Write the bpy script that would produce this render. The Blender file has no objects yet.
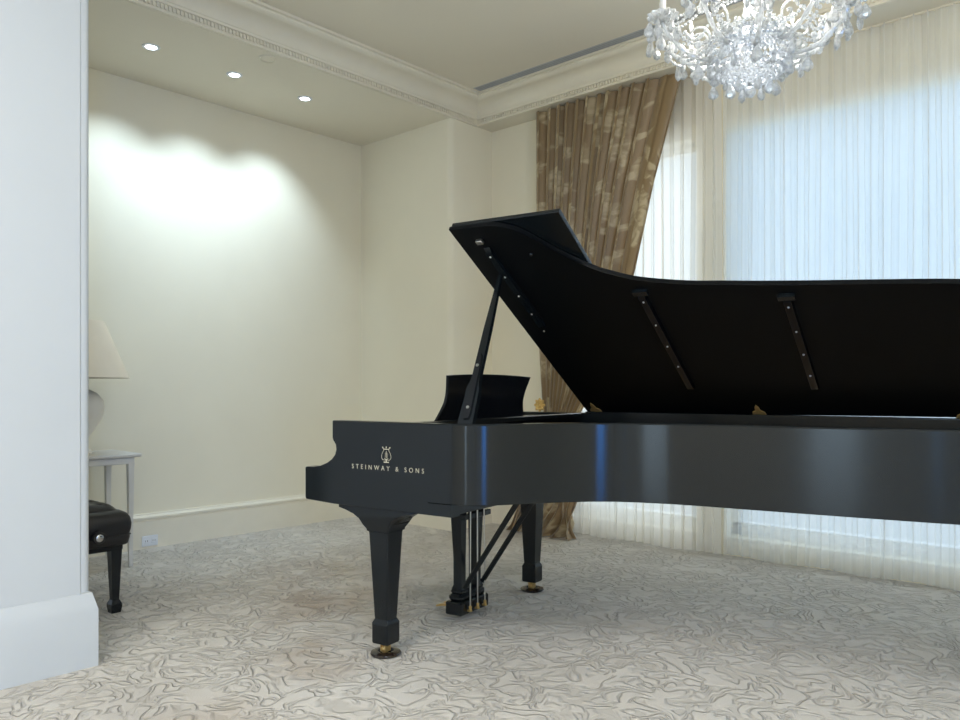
import bpy, math, random
from mathutils import Vector, Matrix
random.seed(7)
PI = math.pi
sc = bpy.context.scene
C = bpy.data.collections.new('room'); sc.collection.children.link(C)
sin, cos, R = math.sin, math.cos, math.radians

# ------------------------------------------------------------ materials
def nodes_of(name):
    m = bpy.data.materials.new(name); m.use_nodes = True
    nt = m.node_tree; nt.nodes.clear()
    return m, nt, nt.nodes, nt.links
def N(nt, typ, **kw):
    n = nt.nodes.new(typ)
    for k, v in kw.items():
        if k in n.inputs: n.inputs[k].default_value = v
        else: setattr(n, k, v)
    return n
def coords(nt, scale=(1, 1, 1), kind='Object'):
    tc = nt.nodes.new('ShaderNodeTexCoord'); mp = nt.nodes.new('ShaderNodeMapping')
    mp.inputs['Scale'].default_value = scale
    nt.links.new(tc.outputs[kind], mp.inputs['Vector']); return mp.outputs['Vector']
def ramp(nt, fac, stops):
    r = nt.nodes.new('ShaderNodeValToRGB'); e = r.color_ramp.elements
    while len(e) < len(stops): e.new(0.5)
    for q, (p, c) in zip(e, stops): q.position = p; q.color = (*c, 1) if len(c) == 3 else c
    nt.links.new(fac, r.inputs['Fac']); return r.outputs['Color']
def mth(nt, op, a, b=None, clamp=False):
    n = nt.nodes.new('ShaderNodeMath'); n.operation = op; n.use_clamp = clamp
    for i, v in enumerate((a, b)):
        if v is None: continue
        if isinstance(v, (int, float)): n.inputs[i].default_value = v
        else: nt.links.new(v, n.inputs[i])
    return n.outputs[0]
def mat(name, col, rough=.5, metal=0., var=.06, vscale=6, bump=0., bscale=80, spec=.5, coat=0., stretch=(1, 1, 1)):
    m, nt, n, l = nodes_of(name)
    b = N(nt, 'ShaderNodeBsdfPrincipled', Roughness=rough, Metallic=metal)
    b.inputs['Specular IOR Level'].default_value = spec; b.inputs['Coat Weight'].default_value = coat
    o = n.new('ShaderNodeOutputMaterial'); l.new(b.outputs[0], o.inputs['Surface'])
    v = coords(nt, stretch)
    t = N(nt, 'ShaderNodeTexNoise', Scale=vscale, Detail=3); l.new(v, t.inputs['Vector'])
    c = ramp(nt, t.outputs['Fac'], [(.3, [x * (1 - var) for x in col]), (.7, [min(1, x * (1 + var)) for x in col])])
    l.new(c, b.inputs['Base Color'])
    if bump:
        t2 = N(nt, 'ShaderNodeTexNoise', Scale=bscale, Detail=2); l.new(v, t2.inputs['Vector'])
        bp = N(nt, 'ShaderNodeBump', Strength=bump, Distance=.004); l.new(t2.outputs['Fac'], bp.inputs['Height'])
        l.new(bp.outputs[0], b.inputs['Normal'])
    return m
M = {}
M['wall'] = mat('cream_plaster', (.84, .785, .63), .8, var=.025, vscale=1.5, bump=.05, bscale=60)
M['ceiling'] = mat('ceiling_paint', (.80, .745, .62), .85, var=.02, vscale=1.2)
M['partition'] = mat('white_gloss_paint', (.60, .63, .645), .42, var=.012, vscale=2)
M['trim'] = mat('cream_trim_paint', (.82, .765, .63), .45, var=.02)
M['slot'] = mat('grey_diffuser_paint', (.36, .37, .38), .5)
M['ebony'] = mat('satin_ebony', (.0065, .0095, .0115), .19, var=.0, vscale=3, spec=.36, stretch=(1, 1, 8))
def satin(m, rot):
    nt = m.node_tree; b = [n for n in nt.nodes if n.type == 'BSDF_PRINCIPLED'][0]
    b.inputs['Anisotropic'].default_value = .85; b.inputs['Anisotropic Rotation'].default_value = rot
    tg = nt.nodes.new('ShaderNodeTangent'); tg.direction_type = 'RADIAL'; tg.axis = 'Z'; nt.links.new(tg.outputs[0], b.inputs['Tangent'])
satin(M['ebony'], .25)
M['ebony_lid'] = mat('satin_ebony_underside', (.0035, .0045, .0055), .42, var=.1, spec=.1)
M['ebony_desk'] = mat('polished_ebony', (.006, .007, .009), .22, var=.1, spec=.4)
M['gold'] = mat('aged_brass', (.70, .48, .18), .32, .75, var=.15, vscale=40)
M['inlay'] = mat('cream_brass_inlay', (.60, .55, .42), .45, .4, var=.08)
M['plate'] = mat('gold_lacquered_iron', (.55, .36, .12), .4, .6, var=.08)
M['spruce'] = mat('spruce_soundboard', (.55, .36, .17), .45, var=.12, vscale=20, stretch=(1, 12, 1))
M['steel'] = mat('brushed_steel', (.55, .55, .53), .3, 1., var=.05)
M['leather'] = mat('black_leather', (.010, .010, .011), .33, var=.2, bump=.35, bscale=260, spec=.45)
M['chrome'] = mat('dark_chrome', (.5, .5, .5), .2, 1.)
M['cup'] = mat('dark_polished_wood', (.018, .012, .009), .15, var=.3, vscale=30)
M['shade'] = mat('ivory_lamp_shade', (.84, .75, .60), .8, var=.03)
M['urn'] = mat('pale_ceramic', (.80, .77, .71), .4, var=.05)
M['table'] = mat('pale_grey_painted_wood', (.72, .70, .65), .6, var=.04)
M['plastic'] = mat('white_plastic', (.80, .82, .85), .35, var=.01)
M['slotdark'] = mat('dark_slot', (.05, .05, .05), .6)
M['silver'] = mat('polished_silver', (.62, .66, .70), .15, 1., var=.05)
M['frame'] = mat('white_window_paint', (.78, .80, .80), .4, var=.02)
M['paving'] = mat('pale_paving', (.70, .70, .68), .8, var=.06)
M['brushed'] = mat('roof_slab', (.5, .5, .5), .9)

def m_carpet():
    m, nt, n, l = nodes_of('sculpted_scroll_carpet')
    b = N(nt, 'ShaderNodeBsdfPrincipled', Roughness=.95); b.inputs['Specular IOR Level'].default_value = .15
    b.inputs['Sheen Weight'].default_value = .25
    o = n.new('ShaderNodeOutputMaterial'); l.new(b.outputs[0], o.inputs['Surface'])
    v = coords(nt)
    # scrolling carved lines: contours of a warped noise field
    w = N(nt, 'ShaderNodeTexNoise', Scale=4.2, Detail=1.2, Distortion=.8); l.new(v, w.inputs['Vector'])
    mx = N(nt, 'ShaderNodeVectorMath', operation='SCALE'); mx.inputs['Scale'].default_value = .26
    l.new(w.outputs['Color'], mx.inputs[0])
    ad = N(nt, 'ShaderNodeVectorMath', operation='ADD'); l.new(v, ad.inputs[0]); l.new(mx.outputs[0], ad.inputs[1])
    def ridge(scale, dist, off, width):
        o2 = N(nt, 'ShaderNodeVectorMath', operation='ADD'); l.new(ad.outputs[0], o2.inputs[0]); o2.inputs[1].default_value = (off, off * .7, off * .3)
        a = N(nt, 'ShaderNodeTexNoise', Scale=scale, Detail=.4, Distortion=dist); l.new(o2.outputs[0], a.inputs['Vector'])
        d = mth(nt, 'ABSOLUTE', mth(nt, 'SUBTRACT', a.outputs['Fac'], .5))
        return mth(nt, 'DIVIDE', mth(nt, 'SUBTRACT', d, width * .18), width * .75, True)
    r1 = ridge(5.2, 2.2, 0., .13); r2 = ridge(7., 1.9, 3.7, .14)
    k = N(nt, 'ShaderNodeTexNoise', Scale=6., Detail=1.); l.new(v, k.inputs['Vector'])
    gt = ramp(nt, k.outputs['Fac'], [(.46, (0, 0, 0)), (.56, (1, 1, 1))])
    g2 = ramp(nt, k.outputs['Fac'], [(.38, (1, 1, 1)), (.46, (0, 0, 0))])
    r2 = mth(nt, 'MAXIMUM', r2, gt); r1 = mth(nt, 'MAXIMUM', r1, g2)
    hgt = mth(nt, 'SINE', mth(nt, 'MULTIPLY', mth(nt, 'MINIMUM', r1, r2), PI / 2))
    # pile
    f = N(nt, 'ShaderNodeTexNoise', Scale=420., Detail=2); l.new(v, f.inputs['Vector'])
    g = N(nt, 'ShaderNodeTexNoise', Scale=.9, Detail=4, Roughness=.6); l.new(v, g.inputs['Vector'])
    base = ramp(nt, g.outputs['Fac'], [(.3, (.50, .465, .415)), (.5, (.62, .58, .52)), (.7, (.68, .645, .59))])
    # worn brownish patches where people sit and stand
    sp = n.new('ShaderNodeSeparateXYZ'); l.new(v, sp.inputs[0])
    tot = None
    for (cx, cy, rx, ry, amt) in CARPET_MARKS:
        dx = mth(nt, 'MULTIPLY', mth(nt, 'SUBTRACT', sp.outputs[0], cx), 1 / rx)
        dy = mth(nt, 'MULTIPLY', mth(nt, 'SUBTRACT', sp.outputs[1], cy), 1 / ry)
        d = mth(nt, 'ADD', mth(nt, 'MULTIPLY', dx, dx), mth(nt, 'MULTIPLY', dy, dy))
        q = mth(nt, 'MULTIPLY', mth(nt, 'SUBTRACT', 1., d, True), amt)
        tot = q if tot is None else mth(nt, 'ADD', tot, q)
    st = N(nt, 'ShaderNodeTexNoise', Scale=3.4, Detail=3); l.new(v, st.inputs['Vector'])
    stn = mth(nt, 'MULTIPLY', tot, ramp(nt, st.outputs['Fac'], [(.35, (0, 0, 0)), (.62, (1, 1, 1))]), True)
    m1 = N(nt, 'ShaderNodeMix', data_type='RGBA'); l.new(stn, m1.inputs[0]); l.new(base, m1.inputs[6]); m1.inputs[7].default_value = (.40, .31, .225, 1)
    # carved channels are cut shorter; their shade is painted in as a darker tint
    m2 = N(nt, 'ShaderNodeMix', data_type='RGBA', blend_type='MULTIPLY'); m2.inputs[0].default_value = 1
    l.new(m1.outputs[2], m2.inputs[6]); l.new(ramp(nt, hgt, [(.0, (.875, .87, .86)), (1., (1, 1, 1))]), m2.inputs[7])
    l.new(m2.outputs[2], b.inputs['Base Color'])
    hh = mth(nt, 'ADD', hgt, mth(nt, 'MULTIPLY', f.outputs['Fac'], .16))
    bp = N(nt, 'ShaderNodeBump', Strength=1., Distance=.011); l.new(hh, bp.inputs['Height']); l.new(bp.outputs[0], b.inputs['Normal'])
    return m

def m_damask():
    m, nt, n, l = nodes_of('brown_gold_damask')
    b = N(nt, 'ShaderNodeBsdfPrincipled', Roughness=.5); b.inputs['Roughness'].default_value = .42; b.inputs['Sheen Weight'].default_value = .4
    tr = N(nt, 'ShaderNodeBsdfTranslucent'); mx = N(nt, 'ShaderNodeMixShader'); mx.inputs[0].default_value = .10
    o = n.new('ShaderNodeOutputMaterial'); l.new(b.outputs[0], mx.inputs[1]); l.new(tr.outputs[0], mx.inputs[2]); l.new(mx.outputs[0], o.inputs['Surface'])
    v = coords(nt, (1, 1, 1), 'UV')
    a = N(nt, 'ShaderNodeTexNoise', Scale=4.2, Detail=3., Roughness=.5, Distortion=.9); l.new(v, a.inputs['Vector'])
    p = ramp(nt, a.outputs['Fac'], [(.52, (0, 0, 0)), (.56, (1, 1, 1))])
    d = N(nt, 'ShaderNodeTexNoise', Scale=18., Detail=3, Distortion=1.); l.new(v, d.inputs['Vector'])
    q = ramp(nt, d.outputs['Fac'], [(.42, (.35, .35, .35)), (.58, (1, 1, 1))])
    fac = mth(nt, 'MULTIPLY', p, q)
    c = N(nt, 'ShaderNodeMix', data_type='RGBA'); l.new(fac, c.inputs[0])
    c.inputs[6].default_value = (.295, .20, .095, 1); c.inputs[7].default_value = (.56, .455, .275, 1)
    l.new(c.outputs[2], b.inputs['Base Color']); l.new(c.outputs[2], tr.inputs['Color'])
    return m

def m_sheer(name, col, transp, trans):
    m, nt, n, l = nodes_of(name)
    d = N(nt, 'ShaderNodeBsdfDiffuse'); t = N(nt, 'ShaderNodeBsdfTranslucent'); p = N(nt, 'ShaderNodeBsdfTransparent')
    d.inputs['Color'].default_value = (*col, 1); t.inputs['Color'].default_value = (*col, 1)
    m1 = N(nt, 'ShaderNodeMixShader'); m1.inputs[0].default_value = trans
    l.new(d.outputs[0], m1.inputs[1]); l.new(t.outputs[0], m1.inputs[2])
    v = coords(nt, (9, .03, 1), 'UV')
    a = N(nt, 'ShaderNodeTexNoise', Scale=3., Detail=3); l.new(v, a.inputs['Vector'])
    f = mth(nt, 'ADD', mth(nt, 'MULTIPLY', mth(nt, 'SUBTRACT', a.outputs['Fac'], .5), .3), transp, True)
    m2 = N(nt, 'ShaderNodeMixShader'); l.new(f, m2.inputs[0])
    l.new(m1.outputs[0], m2.inputs[1]); l.new(p.outputs[0], m2.inputs[2])
    o = n.new('ShaderNodeOutputMaterial'); l.new(m2.outputs[0], o.inputs['Surface'])
    return m

def m_glass(name='window_glass'):
    m, nt, n, l = nodes_of(name)
    g = N(nt, 'ShaderNodeBsdfGlossy', Roughness=.02); p = N(nt, 'ShaderNodeBsdfTransparent')
    p.inputs['Color'].default_value = (.95, .98, .98, 1)
    x = N(nt, 'ShaderNodeMixShader'); x.inputs[0].default_value = .06
    l.new(p.outputs[0], x.inputs[1]); l.new(g.outputs[0], x.inputs[2])
    o = n.new('ShaderNodeOutputMaterial'); l.new(x.outputs[0], o.inputs['Surface'])
    return m

def m_crystal():
    m, nt, n, l = nodes_of('cut_crystal')
    g = N(nt, 'ShaderNodeBsdfGlass', Roughness=.0, IOR=1.5); g.inputs['Color'].default_value = (.98, .99, 1, 1)
    s = N(nt, 'ShaderNodeBsdfGlossy', Roughness=.06); s.inputs['Color'].default_value = (1, 1, 1, 1)
    t = N(nt, 'ShaderNodeBsdfTranslucent'); t.inputs['Color'].default_value = (.9, .94, .97, 1)
    d = N(nt, 'ShaderNodeBsdfDiffuse'); d.inputs['Color'].default_value = (.92, .94, .96, 1)
    a = N(nt, 'ShaderNodeMixShader'); a.inputs[0].default_value = .3; l.new(g.outputs[0], a.inputs[1]); l.new(s.outputs[0], a.inputs[2])
    c = N(nt, 'ShaderNodeMixShader'); c.inputs[0].default_value = .5; l.new(t.outputs[0], c.inputs[1]); l.new(d.outputs[0], c.inputs[2])
    e = N(nt, 'ShaderNodeMixShader'); l.new(a.outputs[0], e.inputs[1]); l.new(c.outputs[0], e.inputs[2])
    v = coords(nt); q = N(nt, 'ShaderNodeTexNoise', Scale=45.); l.new(v, q.inputs['Vector'])
    l.new(ramp(nt, q.outputs['Fac'], [(.35, (.40, .40, .40)), (.65, (.85, .85, .85))]), e.inputs[0])
    o = n.new('ShaderNodeOutputMaterial'); l.new(e.outputs[0], o.inputs['Surface'])
    return m
def m_emit(name, col, s):
    m, nt, n, l = nodes_of(name)
    e = N(nt, 'ShaderNodeEmission', Strength=s); e.inputs['Color'].default_value = (*col, 1)
    o = n.new('ShaderNodeOutputMaterial'); l.new(e.outputs[0], o.inputs['Surface']); return m

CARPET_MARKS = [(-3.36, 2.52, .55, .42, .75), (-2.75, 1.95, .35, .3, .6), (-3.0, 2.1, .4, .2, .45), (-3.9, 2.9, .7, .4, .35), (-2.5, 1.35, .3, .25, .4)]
M['carpet'] = m_carpet(); M['damask'] = m_damask()
M['sheer_warm'] = m_sheer('ivory_voile', (.95, .925, .87), .26, .5)
M['sheer_cool'] = m_sheer('white_voile', (.95, .955, .94), .42, .5)
M['blind'] = m_sheer('white_roller_fabric', (.86, .91, .95), .10, .75)
M['glass'] = m_glass(); M['crystal'] = m_crystal()
M['led'] = m_emit('cool_white_led', (.86, .93, 1.), 14.)

# ------------------------------------------------------------ mesh helpers
class MB:
    def __init__(s): s.v = []; s.f = []; s.uv = None
    def add(s, vs, fs, T=None):
        b = len(s.v)
        s.v += [tuple(T @ Vector(p)) if T else tuple(p) for p in vs]
        s.f += [tuple(b + i for i in f) for f in fs]
        return s
    def box(s, x0, x1, y0, y1, z0, z1, T=None, bev=0.):
        if bev <= 0:
            vs = [(x, y, z) for z in (z0, z1) for y in (y0, y1) for x in (x0, x1)]
            return s.add(vs, [(0, 2, 3, 1), (4, 5, 7, 6), (0, 1, 5, 4), (2, 6, 7, 3), (0, 4, 6, 2), (1, 3, 7, 5)], T)
        b = min(bev, (x1 - x0) * .45, (y1 - y0) * .45, (z1 - z0) * .45)
        rings = []
        for z, i in ((z0, b), (z0 + b, 0), (z1 - b, 0), (z1, b)):
            X0, X1, Y0, Y1 = x0 + i, x1 - i, y0 + i, y1 - i; c = b if i == 0 else b * .5
            rings.append([(X0 + c, Y0, z), (X1 - c, Y0, z), (X1, Y0 + c, z), (X1, Y1 - c, z), (X1 - c, Y1, z), (X0 + c, Y1, z), (X0, Y1 - c, z), (X0, Y0 + c, z)])
        return s.loft(rings, T)
    def loft(s, rings, T=None, caps=True, closed=False):
        n = len(rings[0]); vs = [p for r in rings for p in r]; fs = []
        K = len(rings)
        for k in range(K if closed else K - 1):
            k2 = (k + 1) % K
            for i in range(n):
                j = (i + 1) % n; fs.append((k * n + i, k * n + j, k2 * n + j, k2 * n + i))
        if caps and not closed: fs.append(tuple(range(n - 1, -1, -1))); fs.append(tuple((K - 1) * n + i for i in range(n)))
        return s.add(vs, fs, T)
    def sheet(s, rows):
        n = len(rows[0]); vs = [p for r in rows for p in r]
        return s.add(vs, [(k * n + i, k * n + i + 1, (k + 1) * n + i + 1, (k + 1) * n + i) for k in range(len(rows) - 1) for i in range(n - 1)])
    def prism(s, pts, h0, h1, axis='z', T=None):
        def P(a, b, h): return (a, b, h) if axis == 'z' else ((a, h, b) if axis == 'y' else (h, a, b))
        return s.loft([[P(a, b, h0) for a, b in pts], [P(a, b, h1) for a, b in pts]], T)
    def lathe(s, prof, seg=32, T=None):
        rings = [[(r * cos(2 * PI * i / seg), r * sin(2 * PI * i / seg), z) for i in range(seg)] for r, z in prof]
        return s.loft(rings, T)
    def tube(s, pts, r, seg=8, T=None, squash=1.):
        pts = [Vector(p) for p in pts]; rr = r if isinstance(r, (list, tuple)) else [r] * len(pts)
        rings = []; up = Vector((0, 0, 1)); pn = None
        for i, p in enumerate(pts):
            d = (pts[min(i + 1, len(pts) - 1)] - pts[max(i - 1, 0)])
            if d.length < 1e-9: d = Vector((0, 0, 1))
            d.normalize()
            if pn is None:
                a = d.cross(up)
                if a.length < .05: a = d.cross(Vector((1, 0, 0)))
            else: a = pn - d * pn.dot(d)
            a.normalize(); pn = a; b = d.cross(a)
            rings.append([tuple(p + (a * cos(2 * PI * k / seg) + b * sin(2 * PI * k / seg) * squash) * rr[i]) for k in range(seg)])
        return s.loft(rings, T)
    def ball(s, c, r, seg=8, rings=6, sz=1.):
        vs = [(c[0], c[1], c[2] - r * sz)]
        for k in range(1, rings):
            t = PI * k / rings
            vs += [(c[0] + r * sin(t) * cos(2 * PI * i / seg), c[1] + r * sin(t) * sin(2 * PI * i / seg), c[2] - r * sz * cos(t)) for i in range(seg)]
        vs.append((c[0], c[1], c[2] + r * sz)); fs = []
        for i in range(seg):
            j = (i + 1) % seg; fs.append((0, 1 + j, 1 + i))
            for k in range(rings - 2): a = 1 + k * seg; fs.append((a + i, a + j, a + seg + j, a + seg + i))
            a = 1 + (rings - 2) * seg; fs.append((a + i, a + j, len(vs) - 1))
        return s.add(vs, fs)
    def mesh(s, name, m, ang=35, smooth=True):
        me = bpy.data.meshes.new(name); me.from_pydata(s.v, [], s.f); me.materials.append(m)
        import bmesh
        bm = bmesh.new(); bm.from_mesh(me); bmesh.ops.recalc_face_normals(bm, faces=bm.faces); bm.to_mesh(me); bm.free()
        if smooth:
            me.polygons.foreach_set('use_smooth', [True] * len(me.polygons)); me.set_sharp_from_angle(angle=R(ang))
        if s.uv:
            ul = me.uv_layers.new(name='cloth')
            for lp in me.loops: ul.data[lp.index].uv = s.uv[lp.vertex_index]
        me.update(); return me
    def build(s, name, m, parent=None, ang=35, smooth=True, loc=None):
        o = bpy.data.objects.new(name, s.mesh(name, m, ang, smooth)); C.objects.link(o)
        if loc: o.location = loc
        if parent: o.parent = parent
        return o
def tag(o, label=None, cat=None, group=None, kind=None):
    for k, v in (('label', label), ('category', cat), ('group', group), ('kind', kind)):
        if v: o[k] = v
    return o
def thing(name, label, cat, loc=(0, 0, 0), rz=0, group=None):
    o = bpy.data.objects.new(name, None); C.objects.link(o); o.location = loc; o.rotation_euler = (0, 0, rz); o.empty_display_size = .1
    return tag(o, label, cat, group)
def struct(mb, name, m, parent=None, label=None, **kw):
    o = mb.build(name, m, parent, **kw)
    if not parent: tag(o, label, None, None, 'structure')
    return o
def copy_tree(o, parent=None):
    c = o.copy(); C.objects.link(c); c.parent = parent
    for ch in list(o.children): copy_tree(ch, c)
    return c
def smooth_path(pts, n=8):
    out = []
    P = [Vector(p) for p in pts]
    for i in range(len(P) - 1):
        p0 = P[max(i - 1, 0)]; p1 = P[i]; p2 = P[i + 1]; p3 = P[min(i + 2, len(P) - 1)]
        for k in range(n):
            t = k / n
            out.append(.5 * ((2 * p1) + (p2 - p0) * t + (2 * p0 - 5 * p1 + 4 * p2 - p3) * t * t + (3 * p1 - p0 - 3 * p2 + p3) * t ** 3))
    out.append(P[-1]); return [tuple(q) for q in out]
def lerp(tab, z):
    if z >= tab[0][0]: return tab[0][1]
    for (a, va), (b, vb) in zip(tab, tab[1:]):
        if z >= b: return va + (vb - va) * (z - a) / (b - a)
    return tab[-1][1]

# ------------------------------------------------------------ the room
XL, YN, XR, YW, ZS, ZC = -5.52, 4.49, -4.40, 5.10, 3.30, 3.50   # left wall, nook end, return, window wall, soffit, ceiling
YB, RX, RY = 4.80, 3.4, -3.4
YP = 4.985
struct(MB().box(-5.9, RX + .3, RY - .3, YW + .3, -.12, 0), 'floor', M['carpet'], label='cream wall to wall carpet carved with scrolling lines', smooth=False)
struct(MB().box(XL - .2, XL, 1.0, YN, 0, ZS), 'wall_left', M['wall'], label='long cream wall lit by three downlights')
# nook end wall with rounded outer corner and the return beside the window
rc = .05
pts = [(XL - .2, YN), (XR - rc, YN)] + [(XR - rc + rc * sin(t), YN + rc - rc * cos(t)) for t in [PI / 2 * k / 6 for k in range(1, 7)]] + [(XR, YW + .02), (XR, YW + .3), (XL - .2, YW + .3)]
struct(MB().prism(pts, 0, ZS), 'wall_nook', M['wall'], label='cream end wall of the nook with rounded corner')
# window wall
W1 = (-3.72, -2.585, .125, 2.895); W2 = (-2.375, 2.2, .125, 2.905)
w = MB()
w.box(XR, -3.88, YP, YW + .1, 0, ZS)
for a, b, c, d in ((XR, W1[0], 0, ZS), (W1[1], W2[0], 0, ZS), (W2[1], RX, 0, ZS), (W1[0], W1[1], 0, W1[2]), (W1[0], W1[1], W1[3], ZS), (W2[0], W2[1], 0, W2[2]), (W2[0], W2[1], W2[3], ZS)):
    w.box(a, b, YW, YW + .26, c, d)
struct(w, 'wall_window', M['wall'], label='cream wall around the curtained windows', smooth=False)
def window(idx, x0, x1, z0, z1, mull, y=YW + .17, axis='y'):
    f = MB(); t = .055
    def bx(a, b, c, d, e=.04):
        f.box(a, b, y - e, y + e, c, d) if axis == 'y' else f.box(y - e, y + e, a, b, c, d)
    bx(x0, x1, z0, z0 + t + .03); bx(x0, x1, z1 - (.022 if idx == 2 else t), z1); bx(x0, x0 + t, z0, z1); bx(x1 - t, x1, z0, z1)
    for q in mull: bx(q - .03, q + .03, z0, z1, .035)
    o = struct(f, 'window_%d' % idx, M['frame'], label='white framed window number %d' % idx, smooth=False)
    g = MB(); (g.box(x0 + t, x1 - t, y - .005, y + .005, z0 + t, z1 - (.02 if idx == 2 else t)) if axis == 'y' else g.box(y - .005, y + .005, x0 + t, x1 - t, z0 + t, z1 - t))
    g.build('pane', M['glass'], o, smooth=False); return o
tag(window(1, *W1, []), 'narrow window beside the brown drape'); tag(window(2, *W2, [-.05]), 'wide window behind the piano')
# walls outside the frame close the room
rw = MB(); RW = [(-2.0, -1.15)]
ys = [RY - .2] + [q for p in RW for q in p] + [YW + .26]
for a, b in zip(ys[::2], ys[1::2]): rw.box(RX, RX + .25, a, b, 0, ZC)
for a, b in RW: rw.box(RX, RX + .25, a, b, 0, .02); rw.box(RX, RX + .25, a, b, 2.9, ZC)
struct(rw, 'wall_right', M['wall'], smooth=False, label='cream wall to the right of the camera')
for i, (a, b) in enumerate(RW): tag(window(3 + i, a, b, .02, 2.9, [], RX + .15, 'x'), 'tall window in the right wall number %d' % (i + 1))
re = MB(); BW = [(-.35, .45), (1.5, 1.75)]
xs = [-3.6] + [q for p in BW for q in p] + [RX + .25]
for a, b in zip(xs[::2], xs[1::2]): re.box(a, b, RY - .25, RY, 0, ZC)
for a, b in BW: re.box(a, b, RY - .25, RY, 0, .1); re.box(a, b, RY - .25, RY, 2.7, ZC)
struct(re, 'wall_rear', M['wall'], smooth=False, label='cream wall behind the camera')
for i, (a, b) in enumerate(BW): tag(window(6 + i, a, b, .1, 2.7, [], RY - .12), 'window in the rear wall number %d' % (i + 1))

# foreground partition with rounded end, at the left edge of the picture
PX, PY = -3.355, 1.315
pp = [(PX - .3, RY), (PX, RY), (PX, PY - .045), (PX - .006, PY - .04), (PX - .006, PY - .028)] + [(PX - .034 + .028 * cos(t), PY - .028 + .028 * sin(t)) for t in [PI / 2 * k / 6 for k in range(0, 7)]] + [(PX - .3, PY)]
struct(MB().prism(pp, 0, ZC), 'wall_partition', M['partition'], label='white partition wall end in the left foreground')
def skirting(path, prof):            # path: list of (x, y); prof: (offset to the left side, z)
    rings = []
    n = len(path)
    for i in range(n):
        p = Vector(path[i]); d0 = (p - Vector(path[i - 1])).normalized() if i else None; d1 = (Vector(path[i + 1]) - p).normalized() if i < n - 1 else None
        if d0 is None: d0 = d1
        if d1 is None: d1 = d0
        n0 = Vector((-d0.y, d0.x)); n1 = Vector((-d1.y, d1.x)); m_ = (n0 + n1); m_ = m_ / max(.2, (1 + n0.dot(n1)))
        rings.append([(p.x + m_.x * o, p.y + m_.y * o, z) for o, z in prof])
    return MB().loft(rings)
BP = [(-.01, 0), (.030, 0), (.030, .195), (.026, .2), (.026, .206), (.034, .21), (.034, .222), (.014, .236), (.012, .245), (-.01, .248)]
struct(skirting([(XL, YN), (XL, 1.0)], BP), 'baseboard_left', M['trim'], label='cream baseboard along the long left wall')
struct(skirting([(XR, YP), (XR, YN), (XL + .03, YN)], BP), 'baseboard_nook', M['trim'], label='cream baseboard under the nook end wall')
struct(skirting([(-3.88, YP), (XR + .03, YP)], BP), 'baseboard_window', M['trim'], label='cream baseboard beside the drape')
PB = [(-.01, 0), (.020, 0), (.020, .232), (.014, .255), (.006, .285), (.002, .30), (-.01, .305)]
struct(skirting([(PX - .3, PY), (PX, PY), (PX, RY)], PB), 'baseboard_partition', M['partition'], label='tall white baseboard wrapping the partition end')

# ceilings
struct(MB().box(XL - .2, XR - .01, .2, YW + .26, ZS, ZS + .3), 'ceiling_nook', M['ceiling'], label='lower ceiling of the nook with recessed lights')
struct(MB().box(XR - .01, RX + .25, YB, YW + .26, ZS, ZS + .3), 'ceiling_window', M['ceiling'], label='narrow soffit above the curtains')
struct(MB().box(XR - .02, RX + .25, RY - .25, YB + .02, ZC, ZC + .12), 'ceiling', M['ceiling'], label='taupe main ceiling inside the crown moulding')
struct(MB().box(XL - .2, PX - .3, .2, .4, 0, ZS), 'wall_front', M['wall'], label='wall closing the nook behind the partition')
# crown moulding with a dentil band, mitred in the corner; prof = offset into room, z
CP = [(0, ZS - .002), (.018, ZS - .002), (.018, ZS + .012), (.010, ZS + .016), (.010, ZS + .044), (.022, ZS + .048), (.024, ZS + .062)]
CP += [(.028 + .10 * (1 - cos(t)), ZS + .066 + .085 * sin(t)) for t in [PI / 2 * k / 8 for k in range(9)]]
CP += [(.136, ZS + .153), (.150, ZS + .160), (.158, ZS + .170), (.158, ZS + .182), (.178, ZS + .184), (.178, ZS + .21), (0, ZS + .21)]
cn = skirting([(XR, YB), (XR, -.6)], CP)
cw = skirting([(RX, YB), (XR, YB)], CP)
# skirting() caps are square; shear the corner ends into a mitre
def mitre(mb, who):
    out = []
    for (x, y, z) in mb.v:
        if who == 'n' and y > YB - .3: y = YB - (x - XR)
        if who == 'w' and x < XR + .3: x = XR + (YB - y)
        out.append((x, y, z))
    mb.v = out
mitre(cn, 'n'); mitre(cw, 'w')
y = YB - .05
while y > -.5:
    cn.box(XR + .010, XR + .021, y - .011, y, ZS + .018, ZS + .043); y -= .024
x = XR + .05
while x < RX - .1:
    cw.box(x, x + .011, YB - .021, YB - .010, ZS + .018, ZS + .043); x += .024
struct(cn, 'trim_1', M['trim'], label='cream crown moulding with dentils over the nook', ang=30)
struct(cw, 'trim_2', M['trim'], label='cream crown moulding with dentils over the curtains', ang=30)
sl = MB()
for k in range(3): sl.box(XR + .21, RX - .4, YB - .245 + k * .022, YB - .235 + k * .022, ZC - .006, ZC + .002)
fr = MB().box(XR + .195, RX - .38, YB - .255, YB - .180, ZC - .003, ZC + .001)
t = thing('air_diffuser', 'long grey linear air diffuser in the ceiling beside the crown moulding', 'air vent', (0, 0, 0))
fr.build('frame', mat('pale_grey_paint', (.50, .51, .52), .5), t, smooth=False); sl.build('slot', M['slot'], t, smooth=False)

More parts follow.
